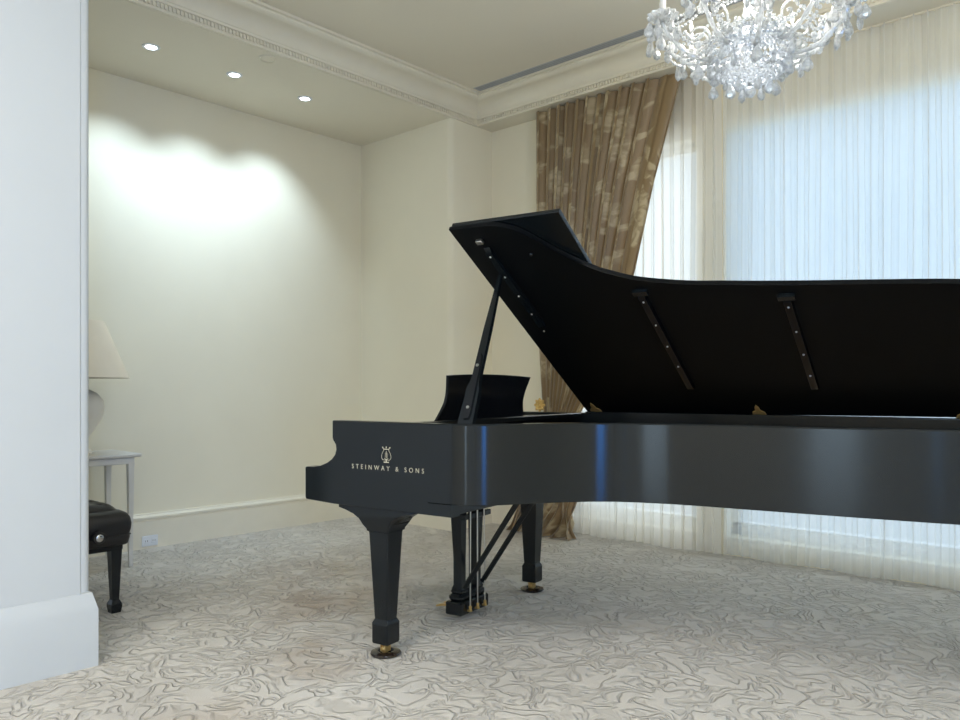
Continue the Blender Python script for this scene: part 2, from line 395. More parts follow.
# recessed lights and their beams
def downlight(x, y, label):
    t = thing('downlight', label, 'ceiling light', (x, y, ZS), 0, 'recessed downlights in the nook ceiling')
    MB().lathe([(.034, -.001), (.036, -.006), (.052, -.005), (.055, -.0005), (.05, .001), (.034, .001)], 32).build('trim_ring', M['plastic'], t)
    MB().lathe([(.001, -.003), (.034, -.003), (.034, -.0012), (.001, -.0012)], 24).build('lamp', M['led'], t)
    L = bpy.data.lights.new('beam', 'SPOT'); L.energy = 38; L.color = (.64, .82, 1.); L.spot_size = R(88); L.spot_blend = .9; L.shadow_soft_size = .035
    o = bpy.data.objects.new('beam', L); C.objects.link(o); o.parent = t; o.location = (-.02, 0, -.03)
    o.rotation_euler = (Vector((-.60, 0, -1.25))).to_track_quat('-Z', 'Y').to_euler()
downlight(-4.89, 2.28, 'recessed downlight nearest the white partition'); downlight(-4.90, 2.87, 'middle recessed downlight of the three over the wall'); downlight(-4.915, 3.46, 'recessed downlight nearest the nook end wall')
t = thing('smoke_detector', 'small flat round ceiling cover between the downlights and the crown moulding', 'smoke detector', (-4.50, 2.875, ZS))
MB().lathe([(.001, -.006), (.038, -.006), (.043, -.002), (.043, .001), (.001, .001)], 32).build('cover', M['ceiling'], t)
MB().lathe([(.043, -.003), (.05, -.009), (.055, -.006), (.055, .001), (.043, .001)], 32).build('rim_ring', M['trim'], t)

# outlet on the left baseboard
t = thing('wall_outlet', 'white double socket plate set on the left baseboard', 'outlet', (XL + .030, 2.55, .055))
MB().box(0, .006, -.058, .058, -.037, .037, bev=.003).build('cover_plate', M['plastic'], t)
for k in (-.027, .027):
    s = MB().box(.006, .009, k - .019, k + .019, -.016, .016, bev=.002).build('socket', M['plastic'], t)
    MB().box(.0088, .0094, k - .009, k - .006, -.006, .006).box(.0088, .0094, k + .006, k + .009, -.006, .006).build('slot', M['slotdark'], s, smooth=False)

# exterior ground
struct(MB().box(-14, 16, -14, 16, -.5, -.3), 'ground', M['paving'], label='pale paving outside the windows', smooth=False)
struct(MB().box(XL - .2, RX + .25, RY - .25, YW + .26, ZC + .12, ZC + .3), 'roof', M['brushed'], label='roof slab over the room', smooth=False)

# ------------------------------------------------------------ curtains
def folded(x0, x1, n, amp, over, z1, z0, rows, y, seed, seg=14, hem=0.):
    rnd = random.Random(seed); mb = MB(); uv = []
    ph = [rnd.uniform(-.9, .9) for _ in range(n + 2)]; am = [rnd.uniform(.3, 1.35) for _ in range(n + 2)]
    rws = []
    for r in range(rows + 1):
        z = z1 + (z0 - z1) * r / rows; row = []
        for i in range(n * seg + 1):
            s = i / seg; k = int(s); fr_ = s - k; e = fr_ * fr_ * (3 - 2 * fr_)
            a = (am[k] * (1 - e) + am[k + 1] * e) * (1 + .25 * sin(z * 1.7 + k)); p = ph[k] * (1 - e) + ph[k + 1] * e
            f = 2 * PI * s + p + .12 * sin(z * 1.1 + k * 1.3)
            X = x0 + (x1 - x0) * s / n + over * (x1 - x0) / n * sin(2 * f) + .004 * sin(z * 2 + k)
            row.append((X, y + amp * a * sin(f), z + (hem * sin(s * .9) * (r == rows)))); uv.append((s * .14, z))
        rws.append(row)
    mb.sheet(rws); mb.uv = uv; return mb
t = thing('sheer_curtain', 'ivory sheer curtain panel hanging beside the brown drape over the narrow window', 'sheer curtain', (0, 0, 0), 0, 'sheer curtains along the window wall')
folded(-3.70, -2.375, 17, .020, .13, ZS - .004, .012, 14, YW - .085, 3, hem=.006).build('voile', M['sheer_warm'], t, ang=80)
MB().box(-3.72, -2.40, YW - .10, YW - .07, ZS - .008, ZS).build('track', M['ceiling'], t, smooth=False)
t = thing('sheer_curtain', 'white sheer curtain panel hanging in fine pleats over the wide window behind the piano', 'sheer curtain', (0, 0, 0), 0, 'sheer curtains along the window wall')
folded(-2.365, 1.6, 54, .018, .15, ZS - .004, .010, 14, YW - .045, 9, hem=.008).build('voile', M['sheer_cool'], t, ang=80)
MB().box(-2.35, 1.6, YW - .055, YW - .035, ZS - .008, ZS).build('track', M['ceiling'], t, smooth=False)
# roller blind inside the wide window
t = thing('roller_blind', 'white translucent roller blind lowered in the wide window behind the sheer curtain', 'blind', (0, 0, 0))
MB().box(W2[0] + .012, 2.18, YW + .010, YW + .012, .47, 2.878).build('fabric', M['blind'], t, smooth=False)
MB().box(W2[0] + .012, 2.18, YW + .004, YW + .018, .45, .475).build('bottom_bar', M['frame'], t, smooth=False)

def drape():
    LX = [(3.3, -3.83), (2.6, -3.82), (1.95, -3.81), (1.4, -3.785), (1.05, -3.765), (.95, -3.75), (.8, -3.765), (.5, -3.84), (.2, -3.98), (.06, -4.05), (0, -4.09)]
    RXt = [(3.3, -2.565), (2.6, -2.785), (1.95, -2.95), (1.4, -3.13), (1.1, -3.30), (.95, -3.42), (.85, -3.45), (.6, -3.42), (.2, -3.44), (0, -3.45)]
    n, seg, rows = 12, 18, 60; mb = MB(); uv = []; rnd = random.Random(5); rws = []
    am = [rnd.uniform(.7, 1.2) for _ in range(n + 3)]; ph = [rnd.uniform(-.5, .5) for _ in range(n + 3)]
    bounds = [0.]; 
    for k in range(n): bounds.append(bounds[-1] + (rnd.uniform(.75, 1.25) if k < n - 1 else 2.2))
    bounds = [b / bounds[-1] for b in bounds]
    for r in range(rows + 1):
        z = 3.295 * (1 - r / rows); row = []
        l, q = lerp(LX, z), lerp(RXt, z); wd = q - l
        A = min(.060, .056 * wd / .9 + .014)
        if z < .3: A = .05 + (.3 - z) * .12
        for i in range(n * seg + 1):
            s = i / seg; k = min(int(s), n - 1); fr_ = s - k
            u = bounds[k] + (bounds[k + 1] - bounds[k]) * fr_
            a = am[k] * (1 - fr_) + am[k + 1] * fr_; p = ph[k] * (1 - fr_) + ph[k + 1] * fr_
            if k == n - 1: a *= (1 - .75 * sin(PI * fr_))
            f = 2 * PI * s + p + .5 * sin(z * 1.2 + k * .7) * (1 if z > 1 else .6)
            yy = YW - .215 - A * a * (sin(f) + .22 * sin(2 * f + 1)) - (.10 * max(0, .35 - z) if z < .35 else 0)
            X = l + wd * u + .30 * wd / n * sin(2 * f)
            zz = z
            if z < .35:
                X += .05 * (1 - z / .35) * sin(5 * u * PI + 2 * z * 6); yy -= .055 * (1 - z / .35) * abs(sin(3.3 * u * PI + 8 * z))
                zz = max(.006, z + .02 * sin(9 * u * PI) * (z / .35))
            row.append((X, yy, zz)); uv.append((u * 2.3, z * .8))
        rws.append(row)
    mb.sheet(rws); mb.uv = uv
    t = thing('drape', 'brown gold damask drape swept aside and puddled on the carpet', 'curtain', (0, 0, 0))
    o = mb.build('fabric_panel', M['damask'], t, ang=80)
    MB().box(-3.85, -2.60, YW - .18, YW - .16, ZS - .012, ZS).build('track', M['ceiling'], t, smooth=False)
    tie = [(-3.79 + .39 * k / 12, YW - .20 - .095 * sin(PI * k / 12), .900 - .03 * sin(PI * k / 12)) for k in range(13)]
    b = MB(); b.loft([[(x, y_, z - .03), (x, y_ - .012, z - .025), (x, y_ - .012, z + .025), (x, y_, z + .03)] for x, y_, z in tie])
    b.build('tieback', M['damask'], t)
drape()
# rosette holdback
t = thing('curtain_holdback', 'gilt flower shaped curtain holdback left of the drape', 'holdback', (-3.745, YW, 1.006))
MB().tube([(-.10, .0, 0), (-.10, -.16, 0), (-.07, -.24, 0), (.0, -.285, 0)], .008, 10).build('stem', M['gold'], t)
ro = MB(); seg = 48
rings = []
for r_, yy in ((.002, -.02), (.012, -.022), (.02, -.010), (.036, -.016), (.048, -.006), (.046, .004), (.02, .008), (.002, .008)):
    rings.append([((r_ * (1 + (.16 if r_ > .03 else .05) * cos(8 * a))) * cos(a), -.295 + yy, (r_ * (1 + (.16 if r_ > .03 else .05) * cos(8 * a))) * sin(a)) for a in [2 * PI * k / seg for k in range(seg)]])
ro.loft(rings).build('rosette', M['gold'], t)

# ------------------------------------------------------------ grand piano
f_, h_, yh_ = 786., 1.143, 387.3
AX = math.atan2(715., 786.)                      # camera heading, from the room's axis
def cam2room(X, Y): return (X * cos(AX) - Y * sin(AX), X * sin(AX) + Y * cos(AX))
PA = AX - R(33.25)                                # piano's turn in the room
px, py = cam2room(-.403, 3.363)
piano = thing('grand_piano', 'black satin grand piano with its lid raised on a prop', 'piano', (px, py, 0), PA)
VS, ZT, ZB = 1.461, 1.0, .685
near = smooth_path([(.30, -.1), (.36, -.1), (.42, -.098), (.48, -.082), (.545, -.035), (.60, .028), (.66, .102), (.72, .175), (.79, .245), (.86, .300), (.94, .343), (1.06, .378), (1.2, .400), (1.5, .418), (1.8, .440), (2.08, .468), (2.26, .51), (2.37, .60), (2.42, .74), (2.43, .9)], 6)
outer = near + [(2.43, 1.3)] + [(2.43 - .13 * (1 - cos(t)), 1.331 + .13 * sin(t)) for t in [PI / 2 * k / 6 for k in range(1, 7)]] + [(.30, VS)]
def offset(path, d):
    o = []
    for i, p in enumerate(path):
        a = Vector(path[max(i - 1, 0)]); b = Vector(path[min(i + 1, len(path) - 1)]); t_ = (b - a).normalized()
        o.append((p[0] - t_.y * d, p[1] + t_.x * d))
    return o
inner = offset(outer, .055)
rim = MB()
rings = []
for (a, b), (c, d) in zip(outer, inner):
    rings.append([(a, b, ZB + .003), (a, b, ZT - .006), (a + (c - a) * .08, b + (d - b) * .08, ZT), (c, d, ZT), (c, d, ZB), (a + (c - a) * .06, b + (d - b) * .06, ZB)])
rim.loft(rings); rim_o = rim.build('rim', M['ebony'], piano, ang=18)
def cheek(v0, v1):
    prof = [(-.218, .997), (-.218, .926), (-.214, .915), (-.199, .897), (-.196, .875), (-.203, .853), (-.222, .832), (-.250, .815), (-.290, .800), (-.330, .793), (-.375, .792), (-.382, .787), (-.382, .655), (-.376, .648), (-.21, .640), (.413, .635), (.413, ZB - .001), (.30, ZB - .001), (.30, ZT), (-.213, ZT)]
    i = .004
    mb = MB(); n = len(prof); rg = []
    cx, cz = .05, .82
    for v, s_ in ((v0, 1), (v0 + (i if v1 > v0 else -i), 0), (v1 - (i if v1 > v0 else -i), 0), (v1, 1)):
        rg.append([(u + (.004 * s_ if u < -.15 else 0), v, z + (-.004 * s_ if z > .9 and z > ZT - .001 else (.003 * s_ if z < .66 else 0))) for u, z in prof])
    return mb.loft(rg)
ck = cheek(-.1, -.04).build('cheek', M['ebony'], piano, ang=30); cheek(VS - .06, VS).build('cheek', M['ebony'], piano, ang=30)
# keybed, key slip, fallboard and the panels between the cheeks
MB().box(-.33, .40, -.04, VS - .06, .637, .70, bev=.004).build('keybed', M['ebony'], piano)
MB().box(-.345, -.318, -.04, VS - .06, .66, .745, bev=.004).build('key_slip', M['ebony'], piano)
fb = MB(); fb.prism([(-.32, .74), (-.31, .752), (-.12, .775), (-.05, .82), (-.035, .93), (-.02, .93), (-.01, .74)], -.04, VS - .06, 'y')
fb.build('fallboard', M['ebony_desk'], piano, ang=30)
MB().box(-.035, .015, -.04, VS - .06, .92, .985, bev=.004).build('front_rail', M['ebony'], piano)
ip = [p for p in offset(outer, .054)]
MB().prism([(.42, .0)] + ip[1:-1] + [(.42, VS - .056)], .80, .812).build('soundboard', M['spruce'], piano)
pl = MB()
io = offset(outer, .057); ii = offset(outer, .15)
pl.loft([[(a, b, .885), (a, b, .895), (c, d, .895), (c, d, .885)] for (a, b), (c, d) in zip(io, ii)])
pl.box(.25, .50, -.03, VS - .06, .885, .90)
for v0, v1, u1 in ((.12, .42, 1.0), (.40, .55, 1.7), (.68, .72, 2.3), (.98, .95, 2.35)):
    pl.tube([(.45, v0, .90), (u1, v1, .90)], .014, 8)
pl.build('iron_plate', M['plate'], piano, ang=30)
st = MB()
for k in range(46):
    v = .02 + 1.33 * k / 45; u1 = .62 + 1.65 * min(1, max(0, (v - .2) / .9))
    st.tube([(.33, v, .905), (u1, min(VS - .12, v + .05 if v > .6 else v + .1), .905)], .0012, 4)
tag(st.build('strings', M['steel'], piano, smooth=False), kind='stuff')
# music shelf and desk
MB().box(.015, .23, .02, VS - .08, .965, .975, bev=.003).build('music_shelf', M['ebony_desk'], piano)
MB().box(.215, .245, -.03, VS - .06, .975, 1.001, bev=.004).build('shelf_rail', M['ebony'], piano)
dk = MB()
rows = []
H = 16
def desk_row(q):          # q 0 bottom .. 1 top
    zz = .975 + q * .222
    cx_ = .700
    hw = .405 - .065 * sin(min(1, q * 1.35) * PI / 2) + .036 * max(0, q - .42) ** 1.1 * 1.9
    return zz, cx_, hw
front, back = [], []
for k in range(H + 1):
    q = k / H; zz, c_, hw = desk_row(q); uu = .035 + .058 * q
    fr_, bk = [], []
    for i in range(25):
        s = -1 + 2 * i / 24
        zt_ = zz + (.010 * (1 - s * s) if q > .99 else .010 * (1 - s * s) * q)
        bow = .02 * (1 - s * s)
        fr_.append((uu - bow - .007, c_ + hw * s, zt_)); bk.append((uu - bow + .007, c_ + hw * s, zt_))
    front.append(fr_); back.append(bk)
rings = [fr_ + bk[::-1] for fr_, bk in zip(front, back)]
dk.loft(rings); dk.build('music_desk', M['ebony_desk'], piano, ang=40)
# lettering and emblem on the near cheek
tc = bpy.data.curves.new('lettering', 'FONT'); tc.body = 'STEINWAY & SONS'; tc.size = .0275; tc.extrude = .0004; tc.space_character = 1.85; tc.space_word = 1.1; tc.offset = 0.
to = bpy.data.objects.new('lettering_src', tc); C.objects.link(to)
dg = bpy.context.evaluated_depsgraph_get(); me = bpy.data.meshes.new_from_object(to.evaluated_get(dg))
bpy.data.objects.remove(to)
xs_ = [v.co.x for v in me.vertices]; x0_, x1_ = min(xs_), max(xs_); k_ = .383 / (x1_ - x0_)
for v in me.vertices:
    v.co = (-.102 + (v.co.x - x0_) * k_, -.1004 - v.co.z, .800 + v.co.y)
import bmesh as bmod
allx = sorted(v.co.x for v in me.vertices); gaps = sorted(((b - a, (a + b) / 2) for a, b in zip(allx, allx[1:])), reverse=True)[:2]
cuts = [-9] + sorted(g[1] for g in gaps) + [9]
for c0, c1 in zip(cuts, cuts[1:]):                # one part per word
    bm = bmod.new(); bm.from_mesh(me); bmod.ops.delete(bm, geom=[v for v in bm.verts if not c0 < v.co.x < c1], context='VERTS')
    m2 = bpy.data.meshes.new('lettering'); bm.to_mesh(m2); bm.free(); m2.materials.clear(); m2.materials.append(M['inlay'])
    lo = bpy.data.objects.new('lettering', m2); C.objects.link(lo); lo.parent = ck; tag(lo, 'cream metal inlaid lettering on the side')
em = MB(); V0 = -.1002; ex, ez = .087, .844
def e3(pts): return [(ex + a, V0, ez + b) for a, b in pts]
for s in (-1, 1):
    em.tube(e3(smooth_path([(s * .004, .004, 0), (s * .022, .006, 0), (s * .029, .018, 0), (s * .026, .034, 0), (s * .017, .048, 0), (s * .015, .058, 0), (s * .022, .062, 0)], 4) and [(p[0], p[1]) for p in smooth_path([(s * .004, .004, 0), (s * .022, .006, 0), (s * .029, .018, 0), (s * .026, .034, 0), (s * .017, .048, 0), (s * .015, .058, 0), (s * .022, .062, 0)], 4)]), .0040, 6, squash=.3)
    em.ball((ex + s * .022, V0, ez + .064), .004, 8, 5)
em.tube(e3([(-.018, .056), (.018, .056)]), .0022, 6); em.ball((ex, V0, ez + .066), .0035, 8, 5)
em.tube(e3([(0, .056), (0, .066)]), .0012, 6)
em.tube(e3([(0, .014), (0, .048)]), .0016, 5)
for q in (-.007, .007): em.tube(e3([(q, .016), (q * .7, .040)]), .0010, 5)
em.tube(e3([(-.016, -.006), (.016, -.006)]), .0030, 6); em.tube(e3([(0, -.006), (0, .010)]), .0035, 6)
em.tube(e3([(-.012, .012), (0, .006), (.012, .012)]), .0016, 6)
em.v = [(ex + (a - ex) * .86, V0 + (b - V0) * .18 - .0004, ez - .004 + (c - ez) * .86) for a, b, c in em.v]
em.build('lyre_emblem', M['inlay'], ck)

# legs
def leg_mesh():
    mb = MB()
    def sq(hw, z, hv=None, ch=.12):
        hv = hv or hw; c = hw * ch
        return [(-hw + c, -hv, z), (hw - c, -hv, z), (hw, -hv + c, z), (hw, hv - c, z), (hw - c, hv, z), (-hw + c, hv, z), (-hw, hv - c, z), (-hw, -hv + c, z)]
    prof = [(.030, .053), (.041, .054), (.043, .062), (.043, .125), (.0435, .140), (.034, .158), (.035, .165), (.0520, .520), (.0535, .530), (.060, .534), (.061, .542)]
    rings = [sq(h, z, None, .10) for h, z in prof]
    for hu, hv, z in ((.072, .070, .560), (.090, .075, .585), (.120, .080, .604), (.165, .082, .618), (.205, .082, .626), (.205, .082, .640)):
        rings.append(sq(hu, z, hv, .05))
    return mb.loft(rings)
LEGS = [(0, 0), (0, 1.27), (2.17, .90)]
lm = leg_mesh().mesh('leg', M['ebony'], 30)
cs = MB(); cs.lathe([(.001, .054), (.026, .054), (.028, .048), (.018, .046), (.015, .034), (.001, .034)], 20)
cs.box(-.014, -.009, -.020, .016, .016, .046); cs.box(.009, .014, -.020, .016, .016, .046)
csm = cs.mesh('caster_fork', M['gold'])
wh = MB(); wh.lathe([(.001, -.009), (.016, -.009), (.019, -.006), (.019, .006), (.016, .009), (.001, .009)], 20, Matrix.Translation((0, -.004, .0265)) @ Matrix.Rotation(PI / 2, 4, 'Y'))
whm = wh.mesh('caster_wheel', M['gold'])
for i, (u, v) in enumerate(LEGS):
    L = bpy.data.objects.new('leg', lm); C.objects.link(L); L.parent = piano; L.location = (u, v, .045 if i == 2 else 0)
    c = bpy.data.objects.new('caster_fork', csm); C.objects.link(c); c.parent = L; tag(c, 'brass caster fork')
    q = bpy.data.objects.new('caster_wheel', whm); C.objects.link(q); q.parent = L; tag(q, 'brass caster wheel')
def cup(u, v, label):
    w_ = Matrix.Rotation(PA, 4, 'Z') @ Vector((u, v, 0))
    o = MB().lathe([(.001, 0), (.050, 0), (.062, .002), (.066, .007), (.063, .014), (.050, .017), (.040, .020), (.034, .019), (.028, .009), (.001, .0075)], 40).build('caster_cup', M['cup'], None, loc=(px + w_.x, py + w_.y, 0))
    tag(o, label, 'caster cup', 'caster cups under the piano')
cup(0, 0, 'dark round caster cup under the nearer front piano leg'); cup(0, 1.27, 'dark round caster cup under the farther front piano leg, beyond the pedals')

# pedal lyre
LU, LV = -.030, .665
ly = MB()
ly.box(LU - .048, LU + .048, LV - .125, LV + .125, .030, .095, bev=.006)
ly.box(LU - .040, LU + .040, LV - .115, LV + .115, .095, .130, bev=.012)
ly.box(LU - .034, LU + .034, LV - .100, LV + .100, .130, .150, bev=.006)
lyre = ly.build('pedal_lyre', M['ebony'], piano, ang=30)
for s in (-1, 1):
    p = MB(); rg = []
    for hw, hu, z in ((.026, .030, .15), (.018, .024, .17), (.019, .024, .30), (.025, .030, .52), (.028, .032, .58), (.028, .032, .638)):
        c0 = LV + s * (.068 + (.008 if z > .4 else 0))
        rg.append([(LU - hu, c0 - hw, z), (LU + hu, c0 - hw, z), (LU + hu, c0 + hw, z), (LU - hu, c0 + hw, z)])
    p.loft(rg).build('lyre_post', M['ebony'], lyre)
MB().box(LU + .028, LU + .055, LV - .10, LV + .135, .495, .522, bev=.003).build('crossbar', M['ebony'], lyre)
for k in (-1, 0, 1):
    pe = MB(); rg = []
    for d, hw, z in ((-.03, .007, .062), (-.06, .009, .062), (-.085, .014, .060), (-.11, .018, .056), (-.13, .015, .050), (-.14, .008, .046)):
        rg.append([(LU + d, LV + k * .066 - hw, z - .005), (LU + d, LV + k * .066 + hw, z - .005), (LU + d, LV + k * .066 + hw, z + .004), (LU + d, LV + k * .066 - hw, z + .004)])
    tag(pe.loft(rg).build('pedal', M['gold'], lyre), 'brass pedal')
    rd = MB().tube([(LU + .062, LV + k * .066, .06), (LU + .060, LV + k * .060, .64)], .0034, 8)
    ro_ = tag(rd.build('pedal_rod', M['steel'], lyre), 'thin steel pedal rod')
    nb = MB().lathe([(.001, -.011), (.007, -.011), (.009, -.005), (.006, 0), (.009, .005), (.006, .011), (.001, .013)], 12, Matrix.Translation((LU + .062, LV + k * .066, .062)))
    nb.box(LU + .035, LU + .070, LV + k * .066 - .006, LV + k * .066 + .006, .045, .053)
    tag(nb.build('rod_fitting', M['gold'], lyre), 'brass fitting at the foot of a pedal rod')
for s in (-1, 1):
    MB().tube([(LU + .045, LV + s * .080 - .01, .165), (LU + .40, LV + s * .080 - .05, .66)], .0135, 8).build('brace', M['ebony'], lyre)
MB().box(.36, .54, LV - .16, LV + .20, .645, .70, bev=.004).build('brace_block', M['ebony'], piano)

# lid: opened about the spine; local lid coordinates (u, q, h)
TH = R(31.15)
def lid3(u, q, h): return (u, VS - q * cos(TH) - h * sin(TH) * -1 * -1, ZT + .02 + q * sin(TH) - 0 + h * cos(TH)) if False else (u, VS - q * cos(TH) + h * sin(TH), ZT + .001 + q * sin(TH) + h * cos(TH))
lq = smooth_path([(.240, 1.562), (.36, 1.562), (.445, 1.556), (.51, 1.530), (.566, 1.482), (.661, 1.350), (.766, 1.236), (.847, 1.178), (.944, 1.128), (1.126, 1.080), (1.29, 1.057), (1.594, 1.024), (1.85, 1.0), (2.078, .974), (2.27, .93), (2.38, .83), (2.44, .70), (2.45, .55)], 5)
lout = lq + [(2.45, .02), (.252, .0)]
lout[0] = (.240, 1.562)
def lid_slab(out, h0, h1, b=.004):
    cx_ = sum(p[0] for p in out) / len(out); cy_ = sum(p[1] for p in out) / len(out)
    def sh(p, s):
        d = Vector((cx_ - p[0], cy_ - p[1])); d = d / max(d.length, 1e-6) * s; return p[0] + d.x, p[1] + d.y
    rg = []
    for h, s in ((h0, b), (h0 + b, 0), (h1 - b, 0), (h1, b)): rg.append([lid3(*sh(p, s), h) for p in out])
    return MB().loft(rg)
lid = lid_slab(lout, 0, .022).build('lid', M['ebony_lid'], piano, ang=40)
fl_ = lid_slab([(.243, 1.556), (.755, 1.556), (.755, .0), (.252, .0)], .027, .047)
fl_.build('front_flap', M['ebony'], piano, ang=40)
def bar(u, q0, q1, hw, h0, h1, u1=None):
    u1 = u if u1 is None else u1
    rg = []
    for q, uu, e in ((q0, u, .5), (q0 + .012, u, 1), (q1 - .03, u1, 1), (q1, u1, .25)):
        rg.append([lid3(uu - hw, q, h1), lid3(uu + hw, q, h1), lid3(uu + hw * .9, q, h1 + (h0 - h1) * e), lid3(uu - hw * .9, q, h1 + (h0 - h1) * e)])
    return MB().loft(rg)
for u, qt in ((.93, 1.06), (1.50, .97), (2.12, .91)):
    b_ = bar(u, .28, qt, .017, -.022, .0005).build('lid_brace', M['ebony_desk'], lid, ang=30)
    hd = MB(); hd.loft([[lid3(a, q, h) for a, q in ((u - .032, qt - .012), (u + .032, qt - .012), (u + .032, qt + .012), (u - .032, qt + .012))] for h in (-.018, .0005)])
    hd.build('brace_head', M['ebony'], b_)
    for k in range(4):
        c_ = lid3(u, qt - .05 - k * .17, -.0225); MB().ball(c_, .0048, 8, 5).build('screw', M['steel'], b_)
pb = bar(.365, .85, 1.435, .016, -.02, .0005).build('prop_plate', M['ebony'], lid, ang=30)
for k in range(5):
    MB().ball(lid3(.365, 1.39 - k * .12 - (.02 * k), -.0205), .0045, 8, 5).build('screw', M['steel'], pb)
a_ = Vector(lid3(.352, 1.475, -.004)); MB().box(-.016, .016, -.012, .012, -.010, .010, Matrix.Translation(a_) @ Matrix.Rotation(-TH, 4, 'X'), bev=.003).build('prop_socket', M['steel'], pb)
MB().ball(lid3(.545, 1.36, -.001), .010, 10, 6).build('rubber_bumper', M['ebony'], lid)
MB().box(.262, 2.34, VS - .052, VS - .002, ZT - .002, ZT + .0075, bev=.002).build('spine_strip', M['ebony'], piano)
# lid hinges
M['gilt'] = mat('gilt_hinge_metal', (.66, .45, .17), .4, .35, var=.12, vscale=40)
for u in (.315, 1.20, 2.07):
    hg = MB(); hw = .034
    rg = []
    out = [(u - hw, .0), (u + hw, .0), (u + hw * .85, .035), (u + hw * .35, .05), (u + hw * .3, .080), (u, .105), (u - hw * .3, .080), (u - hw * .35, .05), (u - hw * .85, .035)]
    hg.loft([[lid3(a, q + .008, h) for a, q in out] for h in (-.006, -.001)])
    hg.tube([(u - hw, VS - .004, ZT + .008), (u + hw, VS - .004, ZT + .008)], .006, 10)
    tag(hg.build('lid_hinge', M['gilt'], lid, ang=30), 'gilt lid hinge leaf')
# prop stick
pa = Vector((.447, -.055, ZT - .03)); pb_ = Vector(lid3(.357, 1.275, -.024))
d = (pb_ - pa); Ln = d.length
zax = d.normalized(); xax = Vector((1, 0, 0)); xax = (xax - zax * xax.dot(zax)).normalized(); yax = zax.cross(xax)
T = Matrix((xax, yax, zax)).transposed().to_4x4(); T.translation = pa
pr = MB(); rg = []
for z, x0, x1, th in ((0, -.036, .034, .011), (.06, -.036, .033, .011), (.16, -.031, .030, .011), (.185, -.034, .030, .011), (.205, -.032, .024, .011), (.225, -.024, .020, .011), (.26, -.020, .018, .010), (.5, -.017, .016, .010), (Ln * .82, -.012, .012, .009), (Ln * .97, -.008, .008, .008), (Ln, -.004, .004, .005)):
    rg.append([(x0, -th, z), (x1, -th, z), (x1, th, z), (x0, th, z)])
ps = pr.loft(rg, T).build('prop_stick', M['ebony'], piano, ang=30)
s2 = MB(); rg = []
for z, w_ in ((.05, .012), (.07, .016), (.20, .014), (.34, .010), (.36, .004)): rg.append([(-w_, -.018, z), (w_, -.018, z), (w_, -.010, z), (-w_, -.010, z)])
s2.loft(rg, T).build('short_prop', M['ebony_desk'], ps, ang=30)
for z in (.10, .30): MB().lathe([(.001, -.004), (.006, -.004), (.007, 0), (.001, 0)], 12, T @ Matrix.Translation((0, -.018, z)) @ Matrix.Rotation(-PI / 2, 4, 'X')).build('screw', M['steel'], ps)

# ------------------------------------------------------------ bench
bench = thing('piano_bench', 'black leather adjustable piano bench half hidden behind the white partition', 'bench', (-4.40, 1.590, 0))
BL, BD = .395, .172
cu = MB()
nx, ny = 48, 24
def cush(x, y_):      # top height of the tufted cushion
    e = min(1, (BL - abs(x)) / .07); g = min(1, (BD - abs(y_)) / .06)
    z = .455 + .050 * math.sqrt(max(0, 1 - (1 - e) ** 2)) * .6 + .050 * math.sqrt(max(0, 1 - (1 - g) ** 2)) * .4
    tu = 0
    for i in range(5):
        for j in range(2):
            cx_ = -.28 + .14 * i; cy_ = -.075 + .15 * j; tu += math.exp(-((x - cx_) ** 2 + (y_ - cy_) ** 2) / .0009)
    bul = .022 * abs(cos(PI * (x) / .14 / 1.0)) * abs(cos(PI * y_ / .30))
    return z + .030 * e * g + .012 * e * g * (abs(sin(PI * (x - .07) / .14)) * .5) - .022 * min(1, tu)
rows = []
for i in range(nx + 1):
    x = -BL + 2 * BL * i / nx; rows.append([(x, -BD + 2 * BD * j / ny, cush(x, -BD + 2 * BD * j / ny)) for j in range(ny + 1)])
cu.sheet(rows)
def rr(hx, hy, z, r=.03):
    o = []
    for sx, sy, a0 in ((1, -1, -PI / 2), (1, 1, 0), (-1, 1, PI / 2), (-1, -1, PI)):
        for k in range(5):
            a = a0 + PI / 2 * k / 4; o.append((sx * (hx - r) + r * cos(a), sy * (hy - r) + r * sin(a), z))
    return o
sd = MB().loft([rr(BL - .012, BD - .012, .346, .02), rr(BL - .002, BD - .002, .352), rr(BL + .006, BD + .004, .385), rr(BL + .004, BD + .002, .40), rr(BL + .010, BD + .008, .425), rr(BL + .012, BD + .010, .455), rr(BL + .006, BD + .005, .485), rr(BL - .008, BD - .007, .505), rr(BL - .03, BD - .028, .517), rr(BL - .06, BD - .055, .520)])
seat = sd.build('seat', M['leather'], bench, ang=50)
cu.v = [(x * .93, y_ * .88, z + .012) for x, y_, z in cu.v]
cu.build('tufted_top', M['leather'], seat, ang=60)
for i in range(5):
    for j in range(2): x = (-.28 + .14 * i) * .93; y_ = (-.075 + .15 * j) * .88; MB().ball((x, y_, cush(x / .93, y_ / .88) + .014), .008, 8, 5, .5).build('button', M['leather'], seat)
MB().tube([(x, y_, z) for x, y_, z in rr(BL + .008, BD + .006, .398)] + [rr(BL + .008, BD + .006, .398)[0]], .0035, 6).build('piping', M['leather'], seat)
MB().box(-BL + .03, BL - .03, -BD + .025, BD - .025, .318, .350, bev=.004).build('apron', M['ebony'], bench)
